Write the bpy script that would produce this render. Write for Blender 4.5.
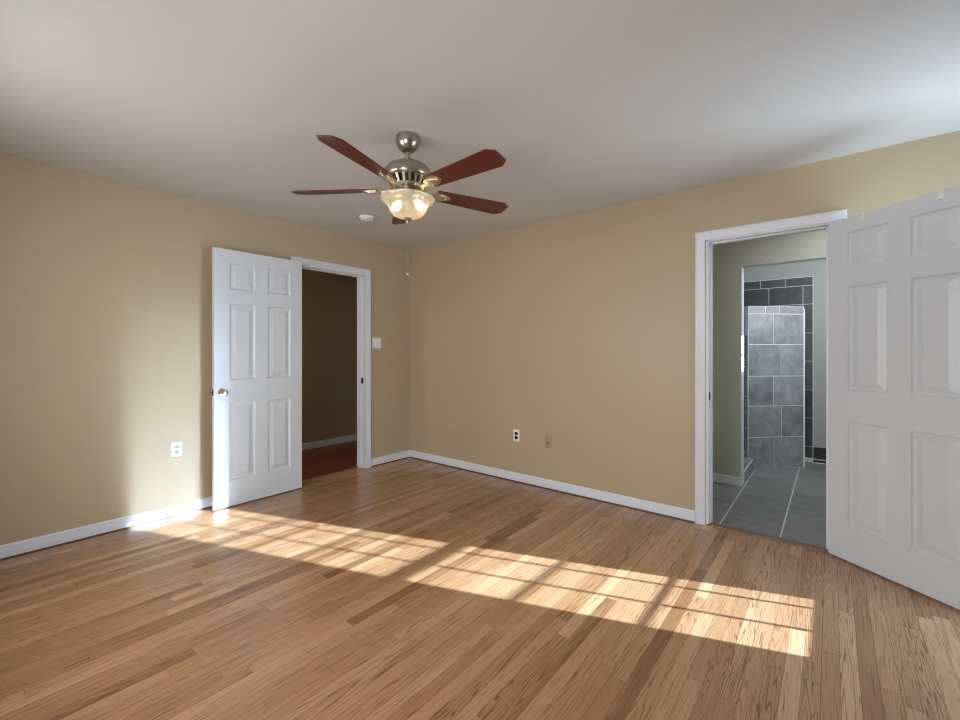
import bpy, bmesh, math, random
from mathutils import Vector, Matrix
random.seed(7)
S = bpy.context.scene
for o in list(bpy.data.objects):
    bpy.data.objects.remove(o)
COL = S.collection
R = math.radians

# ------------------------------------------------------------------ camera
TH = R(39.15)
CAM = Vector((3.864, -3.436, 1.252))
cam = bpy.data.cameras.new('camera')
cam.sensor_width = 36.0
cam.lens = 36.0 * 432.0 / 960.0
cam.shift_y = -9.0 / 960.0
cam.clip_start = 0.02
cam_o = bpy.data.objects.new('camera', cam)
cam_o.location = CAM
cam_o.rotation_euler = (R(90), 0, TH)
COL.objects.link(cam_o)
S.camera = cam_o

# ------------------------------------------------------------------ world, sun, window light, exposure
W = bpy.data.worlds.new('sky')
S.world = W
W.use_nodes = True
bg = W.node_tree.nodes['Background']
bg.inputs[0].default_value = (0.62, 0.78, 1.0, 1)
bg.inputs[1].default_value = 1.6

SUN_DIR = Vector((-1.0, -0.372, -0.40)).normalized()
sun = bpy.data.lights.new('sun', 'SUN')
sun.energy = 33.0
sun.angle = R(0.53)
sun.color = (0.61, 0.81, 1.0)
sun_o = bpy.data.objects.new('sun', sun)
sun_o.rotation_euler = SUN_DIR.to_track_quat('-Z', 'Y').to_euler()
sun_o.location = (8, 1, 4)
COL.objects.link(sun_o)

def area(name, loc, aim, sx, sy, power, color):
    l = bpy.data.lights.new(name, 'AREA')
    l.shape = 'RECTANGLE'
    l.size, l.size_y = sx, sy
    l.energy = power
    l.color = color
    o = bpy.data.objects.new(name, l)
    o.location = loc
    o.rotation_euler = Vector(aim).to_track_quat('-Z', 'Z').to_euler()
    COL.objects.link(o)
    return o

SKY_BLUE = (0.58, 0.79, 1.0)
SKY_SOFT = (0.98, 0.98, 0.98)
area('daylight_east_window', (5.14, -0.50, 1.18), (-1, 0, 0), 0.75, 1.5, 90, SKY_BLUE)
area('ground_bounce_fill_east', (6.6, -0.35, -0.3), (-1, 0, 0.62), 2.4, 1.6, 135, (0.80, 0.92, 1.0))  # lamp standing in for ground bounce, added to brighten the ceiling
area('daylight_rear_window', (1.45, -3.98, 1.45), (0, 1, -0.30), 1.1, 1.35, 46, SKY_SOFT)
area('daylight_rear_window', (3.05, -3.98, 1.45), (0, 1, -0.30), 1.1, 1.35, 46, SKY_SOFT)
area('bathroom_vanity_light', (4.3, 1.35, 2.25), (-0.8, 0.5, -0.5), 0.6, 0.2, 18, (0.93, 0.97, 1.0))
area('bathroom_front_fill', (3.95, 0.62, 2.40), (0, 0, -1), 0.4, 0.4, 5, (0.97, 0.99, 1.0))  # added fill without a fixture, lifts the front of the bathroom
area('bathroom_window_light', (4.80, 1.80, 1.80), (-1, 0, -0.1), 0.34, 0.36, 12, (0.82, 0.91, 1.0))
area('hall_light', (-0.7, -2.3, 2.3), (0, 0.3, -1), 0.3, 0.3, 8.0, (1.0, 0.92, 0.82))

S.view_settings.view_transform = 'Standard'
S.view_settings.look = 'None'
S.view_settings.gamma = 1
S.view_settings.use_curve_mapping = False
S.view_settings.exposure = 0.0
S.cycles.use_denoising = True
S.cycles.max_bounces = 12
S.cycles.diffuse_bounces = 6
S.cycles.transparent_max_bounces = 16
S.cycles.sample_clamp_indirect = 0.0
S.cycles.blur_glossy = 0.0
S.cycles.filter_width = 1.1

# ------------------------------------------------------------------ mesh helpers
class MB:
    def __init__(self):
        self.bm = bmesh.new()
    def box(self, x0, x1, y0, y1, z0, z1, mi=0, mat=None):
        vs = [self.bm.verts.new(p) for p in ((x0,y0,z0),(x1,y0,z0),(x1,y1,z0),(x0,y1,z0),
                                             (x0,y0,z1),(x1,y0,z1),(x1,y1,z1),(x0,y1,z1))]
        if mat is not None:
            for v in vs: v.co = mat @ v.co
        for f in ((0,3,2,1),(4,5,6,7),(0,1,5,4),(1,2,6,5),(2,3,7,6),(3,0,4,7)):
            self.bm.faces.new([vs[i] for i in f]).material_index = mi
        return vs
    def bevel_box(self, x0, x1, y0, y1, z0, z1, b, seg=2, mi=0, mat=None):
        t = bmesh.new()
        vs = [t.verts.new(p) for p in ((x0,y0,z0),(x1,y0,z0),(x1,y1,z0),(x0,y1,z0),
                                       (x0,y0,z1),(x1,y0,z1),(x1,y1,z1),(x0,y1,z1))]
        for f in ((0,3,2,1),(4,5,6,7),(0,1,5,4),(1,2,6,5),(2,3,7,6),(3,0,4,7)):
            t.faces.new([vs[i] for i in f])
        bmesh.ops.bevel(t, geom=list(t.edges), offset=b, segments=seg, affect='EDGES', profile=0.5)
        self.merge(t, mi, mat)
    def merge(self, t, mi=0, mat=None):
        mp = {}
        for v in t.verts:
            mp[v] = self.bm.verts.new(mat @ v.co if mat is not None else v.co)
        for f in t.faces:
            self.bm.faces.new([mp[v] for v in f.verts]).material_index = mi
        t.free()
    def lathe(self, prof, seg=48, mi=0, mat=None):
        rings = []
        for r, z in prof:
            if r < 1e-6:
                rings.append([self.bm.verts.new((0, 0, z))])
            else:
                rings.append([self.bm.verts.new((r*math.cos(2*math.pi*k/seg), r*math.sin(2*math.pi*k/seg), z)) for k in range(seg)])
        for a, b in zip(rings, rings[1:]):
            if len(a) == 1 and len(b) == 1: continue
            for k in range(seg):
                k2 = (k+1) % seg
                if len(a) == 1: f = [a[0], b[k2], b[k]]
                elif len(b) == 1: f = [a[k], a[k2], b[0]]
                else: f = [a[k], a[k2], b[k2], b[k]]
                self.bm.faces.new(f).material_index = mi
        if mat is not None:
            for rg in rings:
                for v in rg: v.co = mat @ v.co
    def cyl(self, p0, p1, r, seg=16, mi=0):
        p0, p1 = Vector(p0), Vector(p1)
        d = p1 - p0
        q = d.to_track_quat('Z', 'Y').to_matrix().to_4x4()
        self.lathe([(0, 0), (r, 0), (r, d.length), (0, d.length)], seg, mi, Matrix.Translation(p0) @ q)
    def sphere(self, c, r, seg=16, sz=1.0, mi=0):
        n = 10
        pr = [(r*math.sin(math.pi*i/n), -r*sz*math.cos(math.pi*i/n)) for i in range(n+1)]
        pr[0] = (0, -r*sz); pr[-1] = (0, r*sz)
        self.lathe(pr, seg, mi, Matrix.Translation(Vector(c)))
    def prism(self, outline, z0, z1, mi=0, mat=None):
        a = [self.bm.verts.new((x, y, z0)) for x, y in outline]
        b = [self.bm.verts.new((x, y, z1)) for x, y in outline]
        self.bm.faces.new(a[::-1]).material_index = mi
        self.bm.faces.new(b).material_index = mi
        n = len(a)
        for i in range(n):
            self.bm.faces.new([a[i], a[(i+1) % n], b[(i+1) % n], b[i]]).material_index = mi
        if mat is not None:
            for v in a + b: v.co = mat @ v.co
    def sweep(self, path, frames, prof, mi=0):
        """extrude profile (list of (u,v)) through points; frames give (U,V) vectors at each point"""
        rings = []
        for p, (U, V) in zip(path, frames):
            rings.append([self.bm.verts.new(Vector(p) + U*u + V*v) for u, v in prof])
        n = len(prof)
        for a, b in zip(rings, rings[1:]):
            for i in range(n):
                self.bm.faces.new([a[i], a[(i+1) % n], b[(i+1) % n], b[i]]).material_index = mi
        self.bm.faces.new(rings[0][::-1]).material_index = mi
        self.bm.faces.new(rings[-1]).material_index = mi
    def build(self, name, mats, parent=None, smooth=None, bevel=None):
        bmesh.ops.recalc_face_normals(self.bm, faces=list(self.bm.faces))
        me = bpy.data.meshes.new(name)
        self.bm.to_mesh(me)
        self.bm.free()
        for m in (mats if isinstance(mats, (list, tuple)) else [mats]):
            me.materials.append(m)
        if smooth is not None:
            for p in me.polygons: p.use_smooth = True
            me.set_sharp_from_angle(angle=R(smooth))
        o = bpy.data.objects.new(name, me)
        COL.objects.link(o)
        if parent is not None: o.parent = parent
        if bevel:
            md = o.modifiers.new('bevel', 'BEVEL')
            md.width = bevel; md.segments = 2; md.limit_method = 'ANGLE'; md.angle_limit = R(40)
        return o

def tag(o, label=None, cat=None, group=None, kind=None):
    if label: o['label'] = label
    if cat: o['category'] = cat
    if group: o['group'] = group
    if kind: o['kind'] = kind
    return o

def empty(name, loc, rz=0):
    o = bpy.data.objects.new(name, None)
    o.empty_display_size = 0.1
    o.location = loc
    o.rotation_euler = (0, 0, rz)
    COL.objects.link(o)
    return o

# ------------------------------------------------------------------ materials
def lin(c):
    return tuple((v/255/12.92 if v/255 <= 0.04045 else ((v/255+0.055)/1.055)**2.4) for v in c) + (1,)

def pbr(name, rgb, rough=0.5, metal=0.0, var=0.0, vscale=6.0, bump=0.0, bscale=120.0, spec=0.5, emit=None, es=0.0):
    m = bpy.data.materials.new(name)
    m.use_nodes = True
    nt = m.node_tree
    b = nt.nodes['Principled BSDF']
    b.inputs['Base Color'].default_value = lin(rgb)
    b.inputs['Roughness'].default_value = rough
    b.inputs['Metallic'].default_value = metal
    b.inputs['Specular IOR Level'].default_value = spec
    if emit:
        b.inputs['Emission Color'].default_value = lin(emit)
        b.inputs['Emission Strength'].default_value = es
    tc = nt.nodes.new('ShaderNodeTexCoord')
    if var:
        n = nt.nodes.new('ShaderNodeTexNoise')
        n.inputs['Scale'].default_value = vscale
        n.inputs['Detail'].default_value = 4
        nt.links.new(tc.outputs['Object'], n.inputs['Vector'])
        mr = nt.nodes.new('ShaderNodeMapRange')
        mr.inputs['To Min'].default_value = 1-var
        mr.inputs['To Max'].default_value = 1+var
        nt.links.new(n.outputs['Fac'], mr.inputs['Value'])
        mx = nt.nodes.new('ShaderNodeMix')
        mx.data_type = 'RGBA'; mx.blend_type = 'MULTIPLY'
        mx.inputs['Factor'].default_value = 1
        mx.inputs['A'].default_value = lin(rgb)
        nt.links.new(mr.outputs['Result'], mx.inputs['B'])
        nt.links.new(mx.outputs['Result'], b.inputs['Base Color'])
    if bump:
        n2 = nt.nodes.new('ShaderNodeTexNoise')
        n2.inputs['Scale'].default_value = bscale
        n2.inputs['Detail'].default_value = 3
        nt.links.new(tc.outputs['Object'], n2.inputs['Vector'])
        bp = nt.nodes.new('ShaderNodeBump')
        bp.inputs['Strength'].default_value = bump
        bp.inputs['Distance'].default_value = 0.002
        nt.links.new(n2.outputs['Fac'], bp.inputs['Height'])
        nt.links.new(bp.outputs['Normal'], b.inputs['Normal'])
    return m

M = {}
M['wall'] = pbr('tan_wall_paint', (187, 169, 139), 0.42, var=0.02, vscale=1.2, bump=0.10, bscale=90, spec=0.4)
M['ceiling'] = pbr('white_ceiling_paint', (203, 201, 197), 0.6, var=0.015, vscale=0.8, bump=0.08, bscale=60)
M['trim'] = pbr('white_semi_gloss_paint', (221, 225, 232), 0.32, var=0.01, vscale=3)
M['door'] = pbr('white_door_paint', (215, 221, 226), 0.34, var=0.01, vscale=3, bump=0.04, bscale=160)
M['nickel'] = pbr('brushed_nickel', (176, 166, 152), 0.28, 1.0, var=0.04, vscale=30)
M['nickel_light'] = pbr('bright_nickel_casting', (214, 202, 180), 0.3, 1.0)
M['chrome'] = pbr('polished_knob_metal', (220, 216, 208), 0.14, 1.0)
M['dark_metal'] = pbr('dark_metal', (60, 54, 48), 0.4, 0.9)
M['plate_white'] = pbr('white_plastic', (240, 240, 238), 0.35)
M['plate_beige'] = pbr('beige_plastic', (172, 153, 124), 0.4)
M['beige_dark'] = pbr('brown_plastic', (128, 108, 82), 0.4)
M['socket_black'] = pbr('black_plastic', (22, 20, 18), 0.4)
M['socket_grey'] = pbr('grey_plastic', (165, 168, 170), 0.4)
M['slot'] = pbr('dark_slot', (15, 14, 13), 0.6)
M['bath_wall'] = pbr('sage_grey_paint', (196, 198, 186), 0.5, var=0.015, vscale=1.5)
M['bath_grey'] = pbr('pale_grey_paint', (164, 165, 164), 0.5, var=0.02, vscale=1.5)
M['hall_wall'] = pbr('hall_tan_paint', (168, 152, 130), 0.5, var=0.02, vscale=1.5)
M['black_tile'] = pbr('black_base_tile', (40, 40, 42), 0.35, var=0.1, vscale=12)
M['shoe'] = pbr('stained_shoe_wood', (92, 60, 36), 0.4, var=0.15, vscale=20)
M['threshold'] = pbr('threshold_wood', (128, 98, 70), 0.4, var=0.15, vscale=14)
M['grout'] = pbr('pale_grout', (222, 223, 224), 0.7, var=0.05, vscale=30)
M['clear_plastic'] = pbr('glossy_white_plastic', (244, 244, 242), 0.25)

def glass_mat():
    m = bpy.data.materials.new('window_glass')
    m.use_nodes = True
    nt = m.node_tree; nt.nodes.clear()
    out = nt.nodes.new('ShaderNodeOutputMaterial')
    mx = nt.nodes.new('ShaderNodeMixShader')
    tr = nt.nodes.new('ShaderNodeBsdfTransparent')
    gl = nt.nodes.new('ShaderNodeBsdfGlossy')
    gl.inputs['Roughness'].default_value = 0.02
    mx.inputs[0].default_value = 0.06
    nt.links.new(tr.outputs[0], mx.inputs[1]); nt.links.new(gl.outputs[0], mx.inputs[2])
    nt.links.new(mx.outputs[0], out.inputs[0])
    return m
M['glass'] = glass_mat()

def bowl_mat():
    m = bpy.data.materials.new('alabaster_glass')
    m.use_nodes = True
    nt = m.node_tree; nt.nodes.clear()
    out = nt.nodes.new('ShaderNodeOutputMaterial')
    tc = nt.nodes.new('ShaderNodeTexCoord')
    n = nt.nodes.new('ShaderNodeTexNoise')
    n.inputs['Scale'].default_value = 14; n.inputs['Detail'].default_value = 5; n.inputs['Distortion'].default_value = 1.5
    nt.links.new(tc.outputs['Object'], n.inputs['Vector'])
    rp = nt.nodes.new('ShaderNodeValToRGB')
    rp.color_ramp.elements[0].position = 0.35; rp.color_ramp.elements[0].color = lin((212, 205, 186))
    rp.color_ramp.elements[1].position = 0.65; rp.color_ramp.elements[1].color = lin((236, 232, 220))
    nt.links.new(n.outputs['Fac'], rp.inputs['Fac'])
    tl = nt.nodes.new('ShaderNodeBsdfTranslucent')
    df = nt.nodes.new('ShaderNodeBsdfDiffuse')
    tr = nt.nodes.new('ShaderNodeBsdfTransparent')
    gl = nt.nodes.new('ShaderNodeBsdfGlossy'); gl.inputs['Roughness'].default_value = 0.12
    nt.links.new(rp.outputs['Color'], tl.inputs['Color']); nt.links.new(rp.outputs['Color'], df.inputs['Color'])
    tr.inputs['Color'].default_value = (0.95, 0.92, 0.85, 1)
    a = nt.nodes.new('ShaderNodeMixShader'); a.inputs[0].default_value = 0.45
    nt.links.new(tl.outputs[0], a.inputs[1]); nt.links.new(df.outputs[0], a.inputs[2])
    b = nt.nodes.new('ShaderNodeMixShader'); b.inputs[0].default_value = 0.5
    nt.links.new(a.outputs[0], b.inputs[1]); nt.links.new(tr.outputs[0], b.inputs[2])
    c = nt.nodes.new('ShaderNodeMixShader'); c.inputs[0].default_value = 0.06
    nt.links.new(b.outputs[0], c.inputs[1]); nt.links.new(gl.outputs[0], c.inputs[2])
    nt.links.new(c.outputs[0], out.inputs[0])
    return m
M['bowl'] = bowl_mat()
M['bulb'] = pbr('lit_bulb', (255, 250, 240), 0.4, emit=(255, 240, 214), es=11.0)

def wood_mat(name, tones, axis='y', rough=0.24, grain=1.0, spec=0.5, coat=0.0):
    """strip wood: tone per plank island, cathedral lines and pores running along the axis"""
    m = bpy.data.materials.new(name)
    m.use_nodes = True
    nt = m.node_tree; L = nt.links
    b = nt.nodes['Principled BSDF']
    def N(t): return nt.nodes.new(t)
    def math_(op, a=None, c=None):
        n = N('ShaderNodeMath'); n.operation = op
        for i, v in enumerate((a, c)):
            if v is None: continue
            if isinstance(v, (int, float)): n.inputs[i].default_value = v
            else: L.new(v, n.inputs[i])
        return n.outputs[0]
    tc = N('ShaderNodeTexCoord'); geo = N('ShaderNodeNewGeometry')
    rnd = geo.outputs['Random Per Island']
    sep = N('ShaderNodeSeparateXYZ'); L.new(tc.outputs['Object'], sep.inputs[0])
    cx, cy = (sep.outputs[0], sep.outputs[1]) if axis == 'y' else (sep.outputs[1], sep.outputs[0])
    off = math_('MULTIPLY', rnd, 137.0)
    def coords(sx, sy):
        c = N('ShaderNodeCombineXYZ')
        L.new(math_('MULTIPLY', cx, sx), c.inputs[0])
        L.new(math_('ADD', math_('MULTIPLY', cy, sy), off), c.inputs[1])
        L.new(off, c.inputs[2])
        return c.outputs[0]
    # cathedral rings
    n1 = N('ShaderNodeTexNoise'); n1.inputs['Scale'].default_value = 1.0; n1.inputs['Detail'].default_value = 1.5
    n1.inputs['Roughness'].default_value = 0.4
    L.new(coords(27.0, 0.95), n1.inputs['Vector'])
    ring = math_('SINE', math_('MULTIPLY', n1.outputs['Fac'], 92.0))
    r1 = N('ShaderNodeMapRange'); r1.interpolation_type = 'SMOOTHSTEP'
    r1.inputs['From Min'].default_value = 0.35; r1.inputs['From Max'].default_value = 1.0
    L.new(ring, r1.inputs['Value'])
    # pores
    n2 = N('ShaderNodeTexNoise'); n2.inputs['Scale'].default_value = 1.0; n2.inputs['Detail'].default_value = 4
    L.new(coords(260.0, 9.0), n2.inputs['Vector'])
    r2 = N('ShaderNodeMapRange'); r2.interpolation_type = 'SMOOTHSTEP'
    r2.inputs['From Min'].default_value = 0.52; r2.inputs['From Max'].default_value = 0.72
    L.new(n2.outputs['Fac'], r2.inputs['Value'])
    # mineral streaks
    n5 = N('ShaderNodeTexNoise'); n5.inputs['Scale'].default_value = 1.0; n5.inputs['Detail'].default_value = 3; n5.inputs['Distortion'].default_value = 0.4
    L.new(coords(75.0, 2.6), n5.inputs['Vector'])
    r5 = N('ShaderNodeMapRange'); r5.interpolation_type = 'SMOOTHSTEP'
    r5.inputs['From Min'].default_value = 0.58; r5.inputs['From Max'].default_value = 0.70
    L.new(n5.outputs['Fac'], r5.inputs['Value'])
    # broad tone drift inside a plank
    n3 = N('ShaderNodeTexNoise'); n3.inputs['Scale'].default_value = 1.0; n3.inputs['Detail'].default_value = 2
    L.new(coords(14.0, 1.2), n3.inputs['Vector'])
    ramp = N('ShaderNodeValToRGB')
    els = ramp.color_ramp.elements
    while len(els) < len(tones): els.new(0.5)
    for e, (p, c) in zip(els, tones):
        e.position = p; e.color = lin(c)
    tone = math_('ADD', rnd, math_('MULTIPLY', math_('SUBTRACT', n3.outputs['Fac'], 0.5), 0.5))
    L.new(tone, ramp.inputs['Fac'])
    # plank-dependent strength of the rings
    stren = math_('MULTIPLY', math_('FRACT', math_('MULTIPLY', rnd, 17.3)), 0.60*grain)
    dark = math_('SUBTRACT', 1.0, math_('ADD', math_('MULTIPLY', r1.outputs['Result'], math_('ADD', stren, 0.10*grain)),
                                        math_('ADD', math_('MULTIPLY', r2.outputs['Result'], 0.24*grain), math_('MULTIPLY', r5.outputs['Result'], 0.42*grain))))
    lc = N('ShaderNodeMix'); lc.data_type = 'RGBA'; lc.blend_type = 'MULTIPLY'; lc.inputs['Factor'].default_value = 1
    L.new(ramp.outputs['Color'], lc.inputs['A']); lc.inputs['B'].default_value = (0.38, 0.27, 0.18, 1)
    mx = N('ShaderNodeMix'); mx.data_type = 'RGBA'
    L.new(math_('SUBTRACT', 1.0, dark), mx.inputs['Factor'])
    L.new(ramp.outputs['Color'], mx.inputs['A']); L.new(lc.outputs['Result'], mx.inputs['B'])
    # lines keep a warm hue
    hs = N('ShaderNodeHueSaturation'); hs.inputs['Saturation'].default_value = 1.0
    L.new(mx.outputs['Result'], hs.inputs['Color'])
    L.new(hs.outputs['Color'], b.inputs['Base Color'])
    rr = math_('ADD', math_('MULTIPLY', r2.outputs['Result'], 0.10), math_('ADD', rough, math_('MULTIPLY', math_('FRACT', math_('MULTIPLY', rnd, 7.7)), 0.08)))
    L.new(rr, b.inputs['Roughness'])
    b.inputs['Specular IOR Level'].default_value = spec
    b.inputs['Coat Weight'].default_value = coat; b.inputs['Coat Roughness'].default_value = 0.20; b.inputs['Coat IOR'].default_value = 1.6
    bp = N('ShaderNodeBump'); bp.inputs['Strength'].default_value = 0.12; bp.inputs['Distance'].default_value = 0.0006
    L.new(dark, bp.inputs['Height'])
    L.new(bp.outputs['Normal'], b.inputs['Normal'])
    return m

M['oak'] = wood_mat('oak_strip_floor', [(0.0, (136, 94, 60)), (0.12, (163, 120, 82)), (0.45, (176, 133, 95)), (0.78, (184, 142, 103)), (1.0, (197, 157, 118))], rough=0.42, spec=0.3, coat=0.6, grain=1.15)
M['hall_oak'] = wood_mat('hall_shade_oak_floor', [(0.0, (104, 46, 30)), (0.5, (124, 58, 38)), (1.0, (142, 72, 48))], rough=0.3)  # same oak as the bedroom; hall dimness is put into the dark red tones
M['cherry'] = wood_mat('cherry_blade_veneer', [(0.0, (90, 38, 28)), (0.5, (102, 43, 31)), (1.0, (116, 50, 36))], axis='x', rough=0.3, grain=0.6)
M['gap'] = pbr('floor_gap', (84, 56, 36), 0.7)

def tile_mat(name, tones, rough=0.4, streak=(1.0, 1.0)):
    m = bpy.data.materials.new(name)
    m.use_nodes = True
    nt = m.node_tree; L = nt.links
    b = nt.nodes['Principled BSDF']
    tc = nt.nodes.new('ShaderNodeTexCoord'); geo = nt.nodes.new('ShaderNodeNewGeometry')
    mp = nt.nodes.new('ShaderNodeMapping'); mp.inputs['Scale'].default_value = (streak[0], streak[1], 1)
    L.new(tc.outputs['Object'], mp.inputs['Vector'])
    n = nt.nodes.new('ShaderNodeTexNoise'); n.noise_dimensions = '4D'
    n.inputs['Scale'].default_value = 7; n.inputs['Detail'].default_value = 8; n.inputs['Roughness'].default_value = 0.65
    n.inputs['Distortion'].default_value = 0.6
    mul = nt.nodes.new('ShaderNodeMath'); mul.operation = 'MULTIPLY'; mul.inputs[1].default_value = 50
    L.new(geo.outputs['Random Per Island'], mul.inputs[0]); L.new(mul.outputs[0], n.inputs['W'])
    L.new(mp.outputs['Vector'], n.inputs['Vector'])
    ad = nt.nodes.new('ShaderNodeMath'); ad.operation = 'MULTIPLY_ADD'
    L.new(geo.outputs['Random Per Island'], ad.inputs[0]); ad.inputs[1].default_value = 0.16; L.new(n.outputs['Fac'], ad.inputs[2])
    rp = nt.nodes.new('ShaderNodeValToRGB')
    e = rp.color_ramp.elements
    e[0].position = 0.38; e[0].color = lin(tones[0]); e[1].position = 0.78; e[1].color = lin(tones[1])
    L.new(ad.outputs[0], rp.inputs['Fac']); L.new(rp.outputs['Color'], b.inputs['Base Color'])
    b.inputs['Roughness'].default_value = rough
    return m
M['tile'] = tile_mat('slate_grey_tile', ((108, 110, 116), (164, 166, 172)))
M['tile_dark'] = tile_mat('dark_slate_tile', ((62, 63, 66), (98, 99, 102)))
M['floor_tile'] = tile_mat('grey_floor_tile', ((112, 112, 110), (146, 147, 146)), 0.36, (0.5, 3.0))

# ------------------------------------------------------------------ sizes
H = 2.44
XR, YR = 4.9, -3.75                      # east wall, rear wall
LD0, LD1, LDH = -1.385, -0.636, 2.068    # left door opening (y), head
BD0, BD1, BDH = 3.164, 3.864, 2.052      # bathroom door opening (x), head
T = 0.12
BYW = 2.705                              # bathroom far wall
PW = 1.176                               # partition face

# ------------------------------------------------------------------ floor
def planks(mb, x0, x1, ylo, yhi, w, lmin, lmax):
    g = 0.00045
    x = x0
    while x < x1 - 1e-4:
        xe = min(x + w, x1)
        y = ylo(x) - random.random()*lmax
        ye_all = yhi(x)
        while y < ye_all - 1e-4:
            l = random.uniform(lmin, lmax)
            a, c = max(y, ylo(x)), min(y + l, ye_all)
            if c - a > 0.03:
                vs = [mb.bm.verts.new(p) for p in ((x+g,a+g,0),(xe-g,a+g,0),(xe-g,c-g,0),(x+g,c-g,0),
                                                   (x,a,-0.0012),(xe,a,-0.0012),(xe,c,-0.0012),(x,c,-0.0012))]
                for k, f in enumerate(((0,1,2,3),(4,5,1,0),(5,6,2,1),(6,7,3,2),(7,4,0,3))):
                    mb.bm.faces.new([vs[i] for i in f]).material_index = 1 if k else 0
            y += l
        x = xe
f = MB()
planks(f, 0.0, XR, lambda x: YR, lambda x: 0.0, 0.0572, 0.45, 1.9)
planks(f, -0.1144, 0.0, lambda x: LD0, lambda x: LD1, 0.0572, 0.3, 0.6)
f.box(0, XR, YR, 0.0, -0.05, -0.0011, 1)
f.box(-0.1144, 0, LD0, LD1, -0.05, -0.0011, 1)
tag(f.build('floor', [M['oak'], M['gap']]), 'honey oak strip floor of the bedroom with a band of window sunlight', 'floor', kind='structure')

f = MB()
planks(f, -1.30, -0.1144, lambda x: -2.7, lambda x: 0.9, 0.0572, 0.30, 1.0)
f.box(-1.30, -0.1144, -2.7, 0.9, -0.05, -0.0011, 1)
tag(f.build('hall_floor', [M['hall_oak'], M['gap']]), 'oak hall floor beyond the left doorway, dimness coloured in as dark red', 'floor', kind='structure')

# ------------------------------------------------------------------ ceilings and walls
c = MB(); c.box(-T, XR+T, YR-0.2, T, H, H+0.12)
tag(c.build('ceiling', M['ceiling']), 'smooth white bedroom ceiling', 'ceiling', kind='structure')
c = MB(); c.box(-1.42, -T, -2.82, 1.02, H, H+0.12)
tag(c.build('hall_ceiling', M['ceiling']), 'white ceiling of the hall beyond the left doorway', 'ceiling', kind='structure')
c = MB(); c.box(1.9, 4.72, T, BYW+T, H, H+0.12)
tag(c.build('bathroom_ceiling', M['ceiling']), 'white ceiling of the bathroom', 'ceiling', kind='structure')

w = MB()
w.box(-T, 0, YR-0.2, LD0, 0, H); w.box(-T, 0, LD1, 1.02, 0, H); w.box(-T, 0, LD0, LD1, LDH, H)
tag(w.build('wall_left', M['wall']), 'tan wall on the left holding the hall doorway', 'wall', kind='structure')
w = MB()
w.box(0, BD0, 0, T, 0, H); w.box(BD1, XR+T, 0, T, 0, H); w.box(BD0, BD1, 0, T, BDH, H)
tag(w.build('wall_back', M['wall']), 'tan far wall with the bathroom doorway', 'wall', kind='structure')

# east window (glass z rows from the sun pattern)
EW = dict(y0=-0.79, y1=-0.225, z0=0.46, z1=2.0)
fy0, fy1, fz0, fz1 = EW['y0']-0.05, EW['y1']+0.05, EW['z0']-0.06, EW['z1']+0.05
w = MB()
w.box(XR, XR+T, YR-0.2, fy0, 0, H); w.box(XR, XR+T, fy1, 0, 0, H)
w.box(XR, XR+T, fy0, fy1, 0, fz0); w.box(XR, XR+T, fy0, fy1, fz1, H)
tag(w.build('wall_right', M['wall']), 'tan wall on the right holding the sunny window', 'wall', kind='structure')
RW = [(0.95, 1.95), (2.55, 3.55)]
rz0, rz1 = 0.72, 2.02
w = MB()
xs = [0.0, RW[0][0], RW[0][1], RW[1][0], RW[1][1], XR]
for a, b_ in ((0, 1), (2, 3), (4, 5)): w.box(xs[a], xs[b_], YR-T, YR, 0, H)
for a, b_ in RW:
    w.box(a, b_, YR-T, YR, 0, rz0); w.box(a, b_, YR-T, YR, rz1, H)
tag(w.build('wall_rear', M['wall']), 'tan wall with two windows behind the viewer', 'wall', kind='structure')

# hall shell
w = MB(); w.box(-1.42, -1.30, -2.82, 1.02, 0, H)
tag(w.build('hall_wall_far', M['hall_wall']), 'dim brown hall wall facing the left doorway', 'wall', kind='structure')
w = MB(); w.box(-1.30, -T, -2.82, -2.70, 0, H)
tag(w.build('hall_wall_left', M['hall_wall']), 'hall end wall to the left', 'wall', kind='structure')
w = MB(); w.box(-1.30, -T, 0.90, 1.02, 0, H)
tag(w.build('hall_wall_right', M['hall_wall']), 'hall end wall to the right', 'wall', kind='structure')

# bathroom shell
PX = 3.212
w = MB()
w.box(2.5, PX, PW, PW+T, 0, H); w.box(PX, 4.6, PW, PW+T, 2.034, H)
tag(w.build('bathroom_partition', M['bath_wall']), 'sage grey bathroom wall and header in front of the shower', 'wall', kind='structure')
BW = (1.58, 1.98, 1.57, 2.02)          # small bathroom window on its right wall: y0, y1, z0, z1
w = MB()
w.box(1.9, 4.72, BYW, BYW+T, 0, H)
tag(w.build('bathroom_wall_far', M['bath_grey']), 'pale grey far bathroom wall beside the dark tile', 'wall', kind='structure')
w = MB(); w.box(2.38, 2.5, T, PW+T, 0, H)
tag(w.build('bathroom_wall_left', M['bath_wall']), 'sage grey bathroom side wall', 'wall', kind='structure')
w = MB(); w.box(4.6, 4.72, T, BW[0], 0, H); w.box(4.6, 4.72, BW[1], BYW, 0, H)
w.box(4.6, 4.72, BW[0], BW[1], 0, BW[2]); w.box(4.6, 4.72, BW[0], BW[1], BW[3], H)
tag(w.build('bathroom_wall_right', M['bath_wall']), 'sage grey bathroom wall behind the open door', 'wall', kind='structure')
w = MB(); w.box(1.9, 2.02, PW+T, BYW, 0, H)
tag(w.build('shower_wall_left', M['bath_grey']), 'grey side wall of the shower', 'wall', kind='structure')

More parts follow.
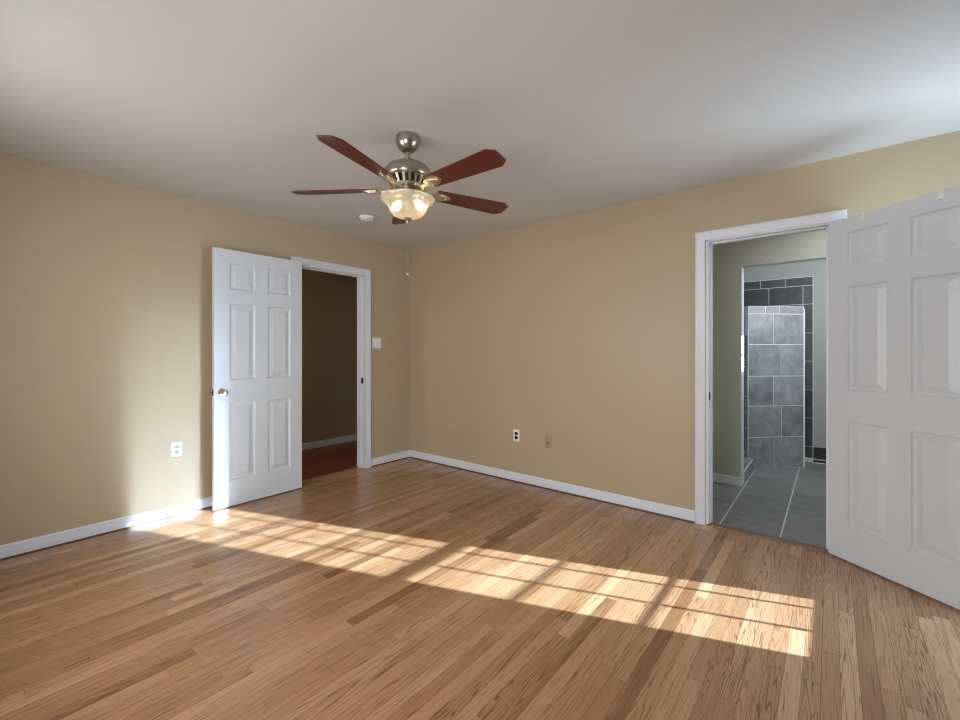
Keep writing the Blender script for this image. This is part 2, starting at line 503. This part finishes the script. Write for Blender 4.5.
# tile fields: thin tiles over a grout bed, one mesh each
def tiles(mb, rects, mat, g=0.004, t=0.004, e=0.001):
    """rects (u0,u1,v0,v1) on the local XY plane, +Z outward"""
    for u0, u1, v0, v1 in rects:
        p = [(u0+g, v0+g), (u1-g, v0+g), (u1-g, v1-g), (u0+g, v1-g)]
        q = [(u0+g+e, v0+g+e), (u1-g-e, v0+g+e), (u1-g-e, v1-g-e), (u0+g+e, v1-g-e)]
        a = [mb.bm.verts.new(mat @ Vector((x, y, 0))) for x, y in p]
        b_ = [mb.bm.verts.new(mat @ Vector((x, y, t))) for x, y in q]
        mb.bm.faces.new(b_)
        for i in range(4):
            mb.bm.faces.new([a[i], a[(i+1) % 4], b_[(i+1) % 4], b_[i]])

f = MB()
rects = []
xj = [2.5, 2.865, 3.235, 3.595, 3.955, 4.315, 4.6]
for i in range(len(xj)-1):
    ys = [0.06, 0.31, 0.965, 1.622, 2.28, BYW] if i % 2 == 0 else [0.06, 0.64, 1.30, 1.96, 2.62, BYW]
    if i == 2: ys = [0.06, 0.31, 0.965, 1.622, 2.28, BYW]
    if i == 3: ys = [0.06, 0.665, 1.32, 1.98, BYW]
    for a, b_ in zip(ys, ys[1:]): rects.append((xj[i], xj[i+1], a, b_))
f.box(1.9, 4.6, 0.055, BYW, -0.06, -0.0035, 1)
tiles(f, rects, Matrix.Translation((0, 0, -0.004)), g=0.004)
tag(f.build('bathroom_floor', [M['floor_tile'], M['grout']]), 'large grey tile floor of the bathroom', 'floor', kind='structure')

f = MB()
f.bevel_box(BD0, BD1, -0.006, 0.062, -0.03, 0.010, 0.004)
tag(f.build('threshold', M['threshold']), 'thin brown threshold strip across the bathroom doorway', 'threshold', kind='structure')

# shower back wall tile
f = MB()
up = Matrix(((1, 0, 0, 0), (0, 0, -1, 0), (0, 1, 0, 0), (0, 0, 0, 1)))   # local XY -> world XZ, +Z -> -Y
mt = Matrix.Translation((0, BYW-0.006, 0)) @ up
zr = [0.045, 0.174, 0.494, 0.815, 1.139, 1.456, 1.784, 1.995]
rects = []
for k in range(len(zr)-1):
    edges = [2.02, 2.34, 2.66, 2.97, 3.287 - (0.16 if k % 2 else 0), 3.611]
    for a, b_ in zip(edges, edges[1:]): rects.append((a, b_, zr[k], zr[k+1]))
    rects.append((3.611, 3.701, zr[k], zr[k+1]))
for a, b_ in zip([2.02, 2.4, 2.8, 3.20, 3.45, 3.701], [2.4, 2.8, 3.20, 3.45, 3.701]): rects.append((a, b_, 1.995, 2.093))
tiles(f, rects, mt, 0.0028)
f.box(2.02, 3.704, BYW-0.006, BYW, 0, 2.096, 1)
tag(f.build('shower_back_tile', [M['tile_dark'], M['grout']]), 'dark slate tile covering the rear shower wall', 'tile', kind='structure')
f = MB()
f.box(3.704, 4.6, BYW-0.012, BYW, 0.045, 0.172, 0)
f.box(3.704, 4.6, BYW-0.020, BYW, 0.034, 0.040, 1); f.box(3.704, 4.6, BYW-0.030, BYW, 0.0, 0.034, 0)
f.box(3.704, 4.6, BYW-0.034, BYW-0.030, 0.0, 0.008, 1)
tag(f.build('bathroom_baseboard', [M['black_tile'], M['grout']]), 'black tile base under the pale grey bathroom wall', 'baseboard', kind='structure')

# angled tiled half wall
f = MB()
A = Vector((3.176, 1.906, 0)); q = Matrix.Translation(A) @ Matrix.Rotation(R(45), 4, 'Z')
LW = 0.650
face = q @ up
f.box(0, LW, 0.0, 0.05, 0, 1.728, 1, q)
zr = [0.0, 0.335, 0.668, 0.985, 1.322, 1.648]
js = [0.458, 0.587, 0.445, 0.58, 0.45]
rects = []
for k in range(5):
    rects += [(0.004, js[k]*LW, zr[k], zr[k+1]), (js[k]*LW, LW-0.012, zr[k], zr[k+1])]
for a, b_ in ((0.004, 0.20), (0.20, 0.36), (0.36, LW-0.012)): rects.append((a, b_, 1.648, 1.728))
tiles(f, rects, face)
rects = []
for k in range(5):
    rects += [(0.0, 0.05, zr[k], zr[k+1])]
rects.append((0, 0.05, 1.648, 1.728))
tiles(f, rects, q @ Matrix.Translation((LW, 0, 0)) @ Matrix.Rotation(R(90), 4, 'Z') @ up)
tiles(f, [(-0.049, -0.001, a+0.1, b_+0.1) for a, b_ in zip(zr[:-1], zr[1:-1])] , q @ Matrix.Rotation(R(-90), 4, 'Z') @ up)
tiles(f, [(0.004, 0.3, 0.002, 0.048), (0.3, LW-0.004, 0.002, 0.048)], q @ Matrix.Translation((0, 0, 1.728)))
f.bevel_box(LW-0.012, LW+0.006, -0.005, 0.008, 0, 1.70, 0.003, 2, 1, q)
tag(f.build('shower_half_wall', [M['tile'], M['grout']]), 'angled half wall of slate grey tile screening the shower', 'shower wall', kind='structure')

f = MB()
f.box(3.115, 3.225, PW+T, 1.90, 0, 0.12, 1)
tiles(f, [(3.117, 3.223, 1.30, 1.63), (3.117, 3.223, 1.63, 1.895)], Matrix.Translation((0, 0, 0.12)))
tiles(f, [(1.30, 1.63, 0, 0.118), (1.63, 1.895, 0, 0.118)], Matrix.Translation((3.225, 0, 0)) @ Matrix(((0, 0, 1, 0), (1, 0, 0, 0), (0, 1, 0, 0), (0, 0, 0, 1))))
tag(f.build('shower_curb', [M['tile'], M['grout']]), 'low grey tile curb at the shower entry', 'curb', kind='structure')

# ------------------------------------------------------------------ trims
CAS = [(0, 0), (0.066, 0), (0.066, 0.012), (0.060, 0.018), (0.050, 0.019), (0.040, 0.014), (0.022, 0.012), (0.014, 0.010), (0.008, 0.008), (0.003, 0.008), (0, 0.005)]
def casing(name, along, out, p_a, p_b, head, base, label):
    """U of casing on a wall face: along = unit vector of the wall, out = room-side normal"""
    mb = MB()
    Z = Vector((0, 0, 1))
    a = base + along*p_a; b_ = base + along*p_b
    pts = [a, a + Z*head, b_ + Z*head, b_]
    U = [(-along, out), (-along + Z, out), (along + Z, out), (along, out)]
    mb.sweep(pts, U, CAS)
    return tag(mb.build(name, M['trim'], smooth=35), label, 'door trim', kind='structure')
X, Y, Z = Vector((1, 0, 0)), Vector((0, 1, 0)), Vector((0, 0, 1))
rv = 0.006
t1 = casing('trim_1', Y, X, LD0-rv+0.0, LD1+rv, LDH+rv-0.012, Vector((0, 0, 0)), 'white casing around the hall doorway')
t2 = casing('trim_2', X, -Y, BD0-rv, BD1+rv, BDH+rv-0.012, Vector((0, 0, 0)), 'white casing around the bathroom doorway')
casing('trim_3', X, Y, BD0-rv, BD1+rv, BDH+rv-0.012, Vector((0, T, 0)), 'white casing on the bathroom side of the doorway')
casing('trim_4', Y, -X, LD0-rv, LD1+rv, LDH+rv-0.012, Vector((-T, 0, 0)), 'white casing on the hall side of the doorway')
# jambs with stops
mb = MB(); jt = 0.016
mb.box(-T, 0, LD0, LD0+jt, 0, LDH); mb.box(-T, 0, LD1-jt, LD1, 0, LDH); mb.box(-T, 0, LD0, LD1, LDH-jt, LDH)
mb.box(-0.085, -0.042, LD0+jt, LD0+jt+0.011, 0, LDH-jt); mb.box(-0.085, -0.042, LD1-jt-0.011, LD1-jt, 0, LDH-jt); mb.box(-0.085, -0.042, LD0+jt, LD1-jt, LDH-jt-0.011, LDH-jt)
mb.build('door_jamb', M['trim'], t1, bevel=0.0015)
mb = MB(); mb.bevel_box(-0.040, -0.004, LD1-jt-0.002, LD1-jt, 0.905, 0.965, 0.0008)
mb.box(-0.030, -0.012, LD1-jt-0.0024, LD1-jt-0.001, 0.92, 0.95)
mb.build('strike_plate', M['dark_metal'], t1)
mb = MB()
mb.box(BD0, BD0+jt, 0, T, 0, BDH); mb.box(BD1-jt, BD1, 0, T, 0, BDH); mb.box(BD0, BD1, 0, T, BDH-jt, BDH)
mb.box(BD0+jt, BD0+jt+0.011, 0.042, 0.085, 0, BDH-jt); mb.box(BD1-jt-0.011, BD1-jt, 0.042, 0.085, 0, BDH-jt); mb.box(BD0+jt, BD1-jt, 0.042, 0.085, BDH-jt-0.011, BDH-jt)
mb.build('door_jamb', M['trim'], t2, bevel=0.0015)
mb = MB(); mb.bevel_box(BD0+jt, BD0+jt+0.002, 0.004, 0.040, 0.895, 0.955, 0.0008)
mb.box(BD0+jt+0.001, BD0+jt+0.0024, 0.012, 0.030, 0.91, 0.94)
mb.build('strike_plate', M['dark_metal'], t2)

BPROF = [(0, 0.004), (0.013, 0.004), (0.013, 0.062), (0.010, 0.070), (0.0105, 0.074), (0.006, 0.082), (0.004, 0.086), (0, 0.086)]
SPROF = [(0.013, 0), (0.024, 0), (0.023, 0.004), (0.019, 0.009), (0.013, 0.011)]
def baseboard(name, p0, p1, out, label, shoe=True, m='trim'):
    mb = MB()
    mb.sweep([Vector(p0), Vector(p1)], [(out, Z), (out, Z)], BPROF)
    o = tag(mb.build(name, M[m], smooth=35), label, 'baseboard', kind='structure')
    if shoe:
        s = MB(); s.sweep([Vector(p0), Vector(p1)], [(out, Z), (out, Z)], SPROF)
        tag(s.build('shoe_moulding', M['shoe'], o, smooth=35), 'thin brown stained shoe moulding')
    return o
baseboard('baseboard_left', (0, YR, 0), (0, LD0-0.073, 0), X, 'white baseboard on the left wall, from the open door towards the viewer')
baseboard('baseboard_left_corner', (0, LD1+0.073, 0), (0, 0, 0), X, 'short white baseboard between the hall doorway and the corner')
baseboard('baseboard_back', (0.013, 0, 0), (BD0-0.073, 0, 0), -Y, 'white baseboard along the far wall')
baseboard('baseboard_back_right', (BD1+0.073, 0, 0), (XR, 0, 0), -Y, 'white baseboard behind the open bathroom door')
baseboard('baseboard_right', (XR, YR, 0), (XR, -0.013, 0), -X, 'white baseboard under the sunny window')
baseboard('baseboard_rear', (0.013, YR, 0), (XR-0.013, YR, 0), Y, 'white baseboard behind the viewer')
baseboard('baseboard_hall', (-1.30, -2.7, 0), (-1.30, 0.9, 0), X, 'white baseboard on the dim hall wall', False)
baseboard('baseboard_bathroom', (2.5, PW, 0), (PX+0.010, PW, 0), -Y, 'white baseboard on the sage bathroom wall', False)
mb = MB(); mb.bevel_box(PX, PX+0.010, PW-0.004, PW+T+0.004, 0.0, 2.034, 0.003)
tag(mb.build('trim_5', M['trim']), 'narrow white edge strip at the end of the bathroom wall', 'trim', kind='structure')

# ------------------------------------------------------------------ windows
def window(name, loc, rz, w, z0, z1, cols, rows, label, rail=None, fr=0.05, shell=T):
    """local X across, Y through the wall (outward +), glass from 0..w, absolute z rows"""
    root = tag(empty(name, loc, rz), label, 'window', kind='structure')
    d0, d1 = 0.0, shell
    mb = MB()
    mb.box(-fr, -0.02, d0, d1, z0-0.06, z1+0.05); mb.box(w+0.02, w+fr, d0, d1, z0-0.06, z1+0.05)
    mb.box(-0.02, w+0.02, d0, d1, z1+0.02, z1+0.05); mb.box(-0.02, w+0.02, d0, d1, z0-0.06, z0-0.03)
    mb.build('window_frame', M['trim'], root, bevel=0.002)
    mb = MB()   # inside casing
    for a in ((-fr-0.06, -fr+0.01, z0-0.06, z1+0.11), (w+fr-0.01, w+fr+0.06, z0-0.06, z1+0.11), (-fr+0.01, w+fr-0.01, z1+0.04, z1+0.11)):
        mb.box(a[0], a[1], -0.016, 0, a[2], a[3])
    mb.build('window_casing', M['trim'], root, bevel=0.003)
    mb = MB(); mb.bevel_box(-fr-0.07, w+fr+0.07, -0.045, 0.0, z0-0.085, z0-0.06, 0.004)
    mb.build('window_sill', M['trim'], root)
    sashes = rows
    for k, zs in enumerate(sashes):
        y = 0.050 if k == 0 else 0.060
        a, b_ = zs[0], zs[-1]
        lo = 0.03 if k == 0 else 0.026
        hi = 0.026 if (k == 0 and len(sashes) > 1) else 0.02
        mb = MB()
        mb.box(-0.02, 0, y-0.012, y+0.012, a-lo, b_+hi); mb.box(w, w+0.02, y-0.012, y+0.012, a-lo, b_+hi)
        mb.box(0, w, y-0.012, y+0.012, a-lo, a); mb.box(0, w, y-0.012, y+0.012, b_, b_+hi)
        sash = mb.build('window_sash', M['trim'], root, bevel=0.002)
        mu = MB()
        for x in cols: mu.box(x-0.007, x+0.007, y-0.006, y+0.006, a, b_)
        for zz in zs[1:-1]: mu.box(0, w, y-0.006, y+0.006, zz-0.008, zz+0.008)
        mu.build('muntin_grid', M['trim'], sash)
        g = MB(); g.box(0, w, y-0.002, y+0.002, a, b_)
        g.build('window_pane', M['glass'], sash)
    return root
# local +X -> world -Y, local +Y -> world +X (rz=-90): looking from the room at the east wall
window('window_1', (XR, EW['y1'], 0), R(-90), EW['y1']-EW['y0'], EW['z0'], EW['z1'], (0.131, 0.348),
       ([0.46, 0.704, 0.932, 1.158], [1.212, 1.44, 1.672, 2.0]), 'white divided light window on the right wall')
for i, (a, b_) in enumerate(RW):
    wd = b_-a-0.1
    window('window_%d' % (i+2), (b_-0.05, YR, 0), R(180), wd, rz0+0.06, rz1-0.05, (wd/3, 2*wd/3),
           ([rz0+0.06, 1.06, 1.355], [1.405, 1.69, rz1-0.05]),
           ['white rear window nearer the left wall', 'white rear window directly behind the viewer'][i])
window('window_4', (4.6, BW[1]-0.04, 0), R(-90), BW[1]-BW[0]-0.08, BW[2]+0.06, BW[3]-0.05, (), ([BW[2]+0.06, 1.784, BW[3]-0.05],), 'small window high on the bathroom wall behind the open door', fr=0.04)

# ------------------------------------------------------------------ doors
DW = 0.728
def door_face(mb, y, sgn, w, h, cols, rowsz, mat=None):
    xs = sorted({0, w, *[v for c_ in cols for v in c_]})
    zs = sorted({0.0, h, *[v for r_ in rowsz for v in r_]})
    steps = [(0.0, 0.0), (0.003, -0.009), (0.010, -0.0145), (0.016, -0.0145), (0.048, -0.003), (0.050, -0.002)]
    for i in range(len(xs)-1):
        for j in range(len(zs)-1):
            x0, x1, z0, z1 = xs[i], xs[i+1], zs[j], zs[j+1]
            panel = any(abs(x0-c_[0]) < 1e-6 for c_ in cols) and any(abs(z0-r_[0]) < 1e-6 for r_ in rowsz)
            if not panel:
                vs = [mb.bm.verts.new((a, y, b_)) for a, b_ in ((x0, z0), (x1, z0), (x1, z1), (x0, z1))]
                mb.bm.faces.new(vs)
                continue
            prev = None
            for ins, d in steps:
                ring = [mb.bm.verts.new((a, y + sgn*d, b_)) for a, b_ in ((x0+ins, z0+ins), (x1-ins, z0+ins), (x1-ins, z1-ins), (x0+ins, z1-ins))]
                if prev:
                    for k in range(4):
                        mb.bm.faces.new([prev[k], prev[(k+1) % 4], ring[(k+1) % 4], ring[k]])
                prev = ring
            mb.bm.faces.new(prev)
COLS = [(0.105, 0.308), (0.412, 0.612)]
ROWS = [(0.205, 0.825), (1.010, 1.622), (1.735, 1.945)]
def door(name, loc, rz, h, label, knob_x, knob_z, knob_mat, flip=1):
    """hinge at the origin, slab along +X, thickness 0..0.035 in Y"""
    mb = MB()
    th = 0.035
    door_face(mb, 0.0, -1, DW, h, COLS, ROWS)
    door_face(mb, th, 1, DW, h, COLS, ROWS)
    for pts in (((0,0,0),(0,th,0),(0,th,h),(0,0,h)), ((DW,0,0),(DW,th,0),(DW,th,h),(DW,0,h)), ((0,0,0),(DW,0,0),(DW,th,0),(0,th,0)), ((0,0,h),(DW,0,h),(DW,th,h),(0,th,h))):
        mb.bm.faces.new([mb.bm.verts.new(p) for p in pts])
    bmesh.ops.remove_doubles(mb.bm, verts=list(mb.bm.verts), dist=1e-5)
    o = mb.build(name, M['door'])
    o.location = loc; o.rotation_euler = (0, 0, rz)
    tag(o, label, 'door', kind='structure')
    for s, y in ((-1, 0.0), (1, th)):
        k = MB()
        m4 = Matrix.Translation((knob_x, y, knob_z)) @ Matrix.Rotation(R(90*-s), 4, 'X')
        k.lathe([(0, 0), (0.032, 0), (0.032, 0.003), (0.028, 0.008), (0.013, 0.011), (0.011, 0.020), (0.013, 0.026), (0.022, 0.032), (0.026, 0.040), (0.026, 0.046), (0.022, 0.052), (0.012, 0.055), (0, 0.056)], 32, 0, m4)
        k.build('door_knob', M['chrome'], o, smooth=30)
    l = MB(); l.bevel_box(DW, DW+0.0016, 0.006, 0.029, knob_z-0.028, knob_z+0.028, 0.0006)
    l.bevel_box(DW+0.001, DW+0.010, 0.012, 0.024, knob_z-0.008, knob_z+0.008, 0.002)
    l.build('latch_plate', M['dark_metal'], o)
    for hz in (0.19, 1.02, h-0.19):
        hg = MB()
        hy = -0.006 if flip > 0 else th+0.006
        hg.cyl((-0.004, hy, hz-0.045), (-0.004, hy, hz+0.045), 0.006, 12)
        hg.sphere((-0.004, hy, hz+0.048), 0.006, 10); hg.sphere((-0.004, hy, hz-0.048), 0.006, 10)
        hg.box(-0.002, 0.0, min(hy, th/2), max(hy, th/2), hz-0.045, hz+0.045)
        hg.build('hinge', M['nickel'], o, smooth=40)
    return o
# left door folded back against the wall: slab runs towards -Y, viewer side = +X
dir_l = Vector((0.014, -0.735)).normalized()
d1 = door('door_1', (0.086, -1.410, 0.010), math.atan2(dir_l.y, dir_l.x), 2.052, 'white six panel door folded back against the left wall beside the hall doorway', DW-0.062, 0.918, 'chrome', flip=1)
dir_r = Vector((0.808, -0.589)).normalized()
nr = Vector((dir_r.y, -dir_r.x))      # viewer side normal
d2 = door('door_2', (3.846+0.006, -0.015-0.004, 0.010), math.atan2(dir_r.y, dir_r.x), 2.034, 'white six panel bathroom door standing open at the right edge', DW-0.062, 0.918, 'chrome', flip=-1)

# over-door hooks on the bathroom door
def hook(sx, label):
    p = Vector((3.852, -0.019)) + dir_r*sx
    root = tag(empty('door_hook', (p.x, p.y, 2.044), math.atan2(dir_r.y, dir_r.x)), label, 'hook', 'small hooks over the bathroom door')
    mb = MB()
    mb.bevel_box(-0.008, 0.008, -0.0032, 0.0, -0.042, 0.0022, 0.0006); mb.bevel_box(-0.008, 0.008, -0.0032, 0.038, 0.0002, 0.0024, 0.0006)
    mb.bevel_box(-0.008, 0.008, 0.0355, 0.038, -0.030, 0.0022, 0.0006)
    mb.build('hook_strap', M['clear_plastic'], root)
    mb = MB()
    mb.bevel_box(-0.005, 0.005, -0.014, -0.003, -0.042, -0.038, 0.001); mb.bevel_box(-0.005, 0.005, -0.016, -0.0125, -0.042, -0.028, 0.001)
    mb.build('hook_tip', M['clear_plastic'], root)
hook(0.185, 'small white hook over the bathroom door top, nearer the doorway')
hook(0.535, 'small white hook over the bathroom door top, nearer the right edge')

# ------------------------------------------------------------------ ceiling fan
FC = Vector((2.042, -1.831, H))
fan = tag(empty('ceiling_fan', FC), 'brushed nickel ceiling fan with five cherry blades and a lit glass bowl', 'ceiling fan')
def fpart(name, prof, mat, parent=fan, seg=56, smooth=32):
    mb = MB(); mb.lathe(prof, seg)
    return mb.build(name, mat, parent, smooth=smooth)
fpart('canopy', [(0, 0), (0.064, 0), (0.066, -0.006), (0.066, -0.028), (0.064, -0.043), (0.058, -0.058), (0.048, -0.072), (0.036, -0.082), (0.024, -0.088), (0.016, -0.090), (0, -0.090)], M['nickel'])
fpart('downrod', [(0, -0.080), (0.0135, -0.080), (0.0135, -0.150), (0.024, -0.152), (0.026, -0.160), (0, -0.160)], M['nickel'])
fpart('motor_housing', [(0, -0.146), (0.030, -0.147), (0.058, -0.151), (0.092, -0.161), (0.114, -0.176), (0.128, -0.194), (0.134, -0.212), (0.134, -0.228), (0.130, -0.236), (0.118, -0.242), (0, -0.242)], M['nickel'])
fpart('motor_core', [(0, -0.240), (0.104, -0.240), (0.086, -0.282), (0, -0.282)], M['dark_metal'])
vent = MB()
for k in range(20):
    m4 = Matrix.Rotation(2*math.pi*k/20, 4, 'Z')
    vs = [Vector(p) for p in ((0.106, -0.0075, -0.240), (0.118, -0.0075, -0.240), (0.118, 0.0075, -0.240), (0.106, 0.0075, -0.240),
                              (0.084, -0.005, -0.284), (0.094, -0.005, -0.284), (0.094, 0.005, -0.284), (0.084, 0.005, -0.284))]
    bv = [vent.bm.verts.new(m4 @ v) for v in vs]
    for fc in ((0,3,2,1),(4,5,6,7),(0,1,5,4),(1,2,6,5),(2,3,7,6),(3,0,4,7)): vent.bm.faces.new([bv[i] for i in fc])
vent.lathe([(0.080, -0.278), (0.097, -0.278), (0.099, -0.284), (0.095, -0.290), (0.070, -0.292), (0.070, -0.278)], 56)
vent.build('vent_ring', M['nickel_light'], fan, smooth=30)
fpart('switch_housing', [(0, -0.286), (0.066, -0.286), (0.070, -0.292), (0.072, -0.314), (0.070, -0.320), (0.077, -0.325), (0.079, -0.338), (0.062, -0.344), (0, -0.344)], M['nickel'])
bowl = fpart('light_bowl', [(0.070, -0.340), (0.112, -0.338), (0.140, -0.339), (0.148, -0.344), (0.147, -0.351), (0.139, -0.362), (0.124, -0.373), (0.112, -0.384), (0.105, -0.396),
                            (0.101, -0.408), (0.094, -0.422), (0.080, -0.436), (0.058, -0.447), (0.030, -0.453), (0.010, -0.455),
                            (0.010, -0.450), (0.029, -0.448), (0.055, -0.442), (0.076, -0.432), (0.089, -0.419), (0.096, -0.406), (0.100, -0.395), (0.107, -0.382), (0.120, -0.370), (0.136, -0.359), (0.142, -0.350), (0.140, -0.344), (0.112, -0.343), (0.070, -0.344)], M['bowl'])
fpart('finial', [(0, -0.451), (0.022, -0.451), (0.023, -0.456), (0.014, -0.461), (0.009, -0.466), (0.012, -0.472), (0.009, -0.480), (0.004, -0.489), (0, -0.490)], M['nickel'], bowl, 24)
for ang in (TH + R(-8), TH + R(172)):
    cxy = Vector((math.cos(ang - R(0)), math.sin(ang), 0))
    # sockets fan out below the switch housing
    mb = MB()
    q4 = Matrix.Translation(cxy*0.030 + Vector((0, 0, -0.340))) @ (cxy*0.85 + Vector((0, 0, -1))).to_track_quat('Z', 'Y').to_matrix().to_4x4()
    mb.lathe([(0, 0), (0.014, 0), (0.014, 0.022), (0, 0.022)], 20, 0, q4)
    sk = mb.build('lamp_socket', M['nickel_light'], fan, smooth=40)
    mb = MB()
    mb.lathe([(0, 0.022), (0.012, 0.022), (0.013, 0.030), (0.020, 0.042), (0.024, 0.054), (0.024, 0.064), (0.019, 0.074), (0.010, 0.080), (0, 0.081)], 24, 0, q4)
    mb.build('light_bulb', M['bulb'], sk, smooth=50)

BL = [(0.165, -0.046), (0.20, -0.052), (0.60, -0.070), (0.634, -0.066), (0.668, -0.030), (0.668, 0.030), (0.634, 0.066), (0.60, 0.070), (0.20, 0.052), (0.165, 0.046)]
BL = [(0.165, -0.044), (0.18, -0.051), (0.610, -0.070), (0.652, -0.040), (0.652, 0.040), (0.610, 0.070), (0.18, 0.051), (0.165, 0.044)]
blade = None
for k in range(5):
    ang = TH + R(31.5 + 72*k)
    m_rot = Matrix.Translation((0, 0, -0.297)) @ Matrix.Rotation(ang, 4, 'Z') @ Matrix.Rotation(R(-12), 4, 'X')
    if blade is None:
        mb = MB(); mb.prism(BL, 0.0, 0.006)
        blade = o = mb.build('fan_blade', M['cherry'], fan, bevel=0.0015)
        mb = MB()
        leaf = []
        for i in range(28):
            a = 2*math.pi*i/28
            rr = 1.0 - 0.16*abs(math.sin(a*1.5))
            leaf.append((0.198 + 0.066*rr*math.cos(a), 0.040*rr*math.sin(a)))
        mb.prism(leaf, -0.006, 0.0)
        leaf2 = [(0.198 + (x-0.198)*0.72, y*0.7) for x, y in leaf]
        mb.prism(leaf2, -0.010, -0.006)
        mb.prism([(0.085, -0.013), (0.15, -0.011), (0.15, 0.011), (0.085, 0.013)], -0.010, -0.001)
        mb.prism([(0.085, -0.030), (0.105, -0.030), (0.118, -0.012), (0.118, 0.012), (0.105, 0.030), (0.085, 0.030)], -0.010, 0.0)
        for sx, sy in ((0.185, 0.018), (0.185, -0.018), (0.228, 0.0)):
            mb.lathe([(0, -0.013), (0.004, -0.012), (0.005, -0.009), (0, -0.009)], 12, 0, Matrix.Translation((sx, sy, 0)))
        iron = mb.build('blade_iron', M['nickel_light'], blade, bevel=0.001)
    else:
        o = blade.copy(); COL.objects.link(o); o.parent = fan
        i2 = iron.copy(); COL.objects.link(i2); i2.parent = o
    o.matrix_local = m_rot
mb = MB()
z = -0.488
while z > -0.735:
    mb.sphere((0, 0, z), 0.0013, 8); z -= 0.0052
mb.cyl((0, 0, -0.494), (0, 0, -0.738), 0.0005, 6)
ch = mb.build('pull_chain', M['nickel_light'], fan, smooth=60)
mb = MB()
mb.lathe([(0, -0.736), (0.004, -0.737), (0.006, -0.742), (0.004, -0.748), (0.008, -0.756), (0.009, -0.763), (0.006, -0.771), (0.002, -0.776), (0, -0.776)], 20)
mb.build('chain_fob', M['nickel'], ch, smooth=50)

# ------------------------------------------------------------------ smoke detector
sd = tag(empty('smoke_detector', (0.666, -1.101, H)), 'round white smoke detector on the ceiling behind the fan', 'smoke detector')
fpart('mounting_base', [(0, 0), (0.066, 0), (0.066, -0.010), (0.060, -0.012), (0, -0.012)], M['plate_white'], sd, 40)
fpart('detector_cover', [(0, -0.010), (0.058, -0.010), (0.060, -0.014), (0.058, -0.022), (0.048, -0.028), (0.018, -0.030), (0.016, -0.028), (0, -0.028)], M['plate_white'], sd, 40)
mb = MB()
for k in range(24):
    mb.box(0.0570, 0.0605, -0.003, 0.003, -0.020, -0.015, 0, Matrix.Rotation(2*math.pi*k/24, 4, 'Z'))
mb.build('smoke_vent', M['slot'], sd)

# ------------------------------------------------------------------ outlets, jack and switch (local X across, Z up, -Y out of the wall)
def plate(mb, w, h):
    mb.bevel_box(-w/2, w/2, -0.006, 0.0, -h/2, h/2, 0.0022, 2)
def outlet(loc, rz, label, sock, plate_m='plate_white'):
    root = tag(empty('wall_outlet', loc, rz), label, 'outlet')
    mb = MB(); plate(mb, 0.071, 0.115); mb.build('cover_plate', M[plate_m], root, smooth=30)
    for s in (1, -1):
        mb = MB()
        pts = []
        for i in range(24):
            a = 2*math.pi*i/24
            pts.append((0.0175*math.cos(a), max(-0.0145, min(0.0145, 0.0175*math.sin(a)))))
        mb.prism(pts, 0.0, 0.003, 0, Matrix.Translation((0, -0.0058, s*0.0195)) @ Matrix.Rotation(R(90), 4, 'X'))
        r_ = tag(mb.build('socket', M[sock], root), ('black socket' if sock == 'socket_black' else 'grey socket'))
        sl = MB()
        for x in (-0.0065, 0.0065): sl.box(x-0.0013, x+0.0013, -0.0094, -0.0086, s*0.0195-0.001, s*0.0195+0.008)
        sl.cyl((0, -0.0094, s*0.0195-0.0075), (0, -0.0086, s*0.0195-0.0075), 0.0026, 12)
        sl.build('socket_slot', M['slot'], r_)
    mb = MB(); mb.lathe([(0, 0), (0.0035, 0), (0.003, 0.0012), (0, 0.0015)], 12, 0, Matrix.Translation((0, -0.006, 0)) @ Matrix.Rotation(R(90), 4, 'X'))
    mb.build('plate_screw', M['nickel'], root)
    return root
outlet((1.520, 0, 0.442), 0, 'white outlet with black sockets on the far wall', 'socket_black')
outlet((0, -2.345, 0.507), R(90), 'white outlet with grey sockets low on the left wall', 'socket_grey')
jk = tag(empty('wall_jack', (1.868, 0, 0.430), 0), 'beige jack plate on the far wall, right of the white outlet', 'wall jack')
mb = MB(); plate(mb, 0.071, 0.115); mb.build('cover_plate', M['plate_beige'], jk, smooth=30)
mb = MB(); mb.bevel_box(-0.012, 0.012, -0.012, -0.005, -0.030, -0.002, 0.001)
mb.box(-0.007, 0.007, -0.0124, -0.0119, -0.024, -0.010)
tag(mb.build('jack_socket', M['beige_dark'], jk), 'darker brown socket')
for zz in (0.040, -0.044):
    mb = MB(); mb.lathe([(0, 0), (0.0035, 0), (0.003, 0.0012), (0, 0.0015)], 12, 0, Matrix.Translation((0, -0.006, zz)) @ Matrix.Rotation(R(90), 4, 'X'))
    mb.build('plate_screw', M['beige_dark'], jk)

sw = tag(empty('light_switch', (0, -0.482, 1.340), R(90)), 'white double light switch right of the hall doorway', 'light switch')
mb = MB(); plate(mb, 0.118, 0.116); mb.build('cover_plate', M['plate_white'], sw, smooth=30)
for x in (-0.023, 0.023):
    mb = MB(); mb.bevel_box(x-0.0165, x+0.0165, -0.0085, -0.005, -0.033, 0.033, 0.001)
    mb.bevel_box(x-0.0145, x+0.0145, -0.0115, -0.008, -0.031, 0.0, 0.001)
    mb.build('switch_rocker', M['socket_grey'] if False else M['plate_white'], sw)
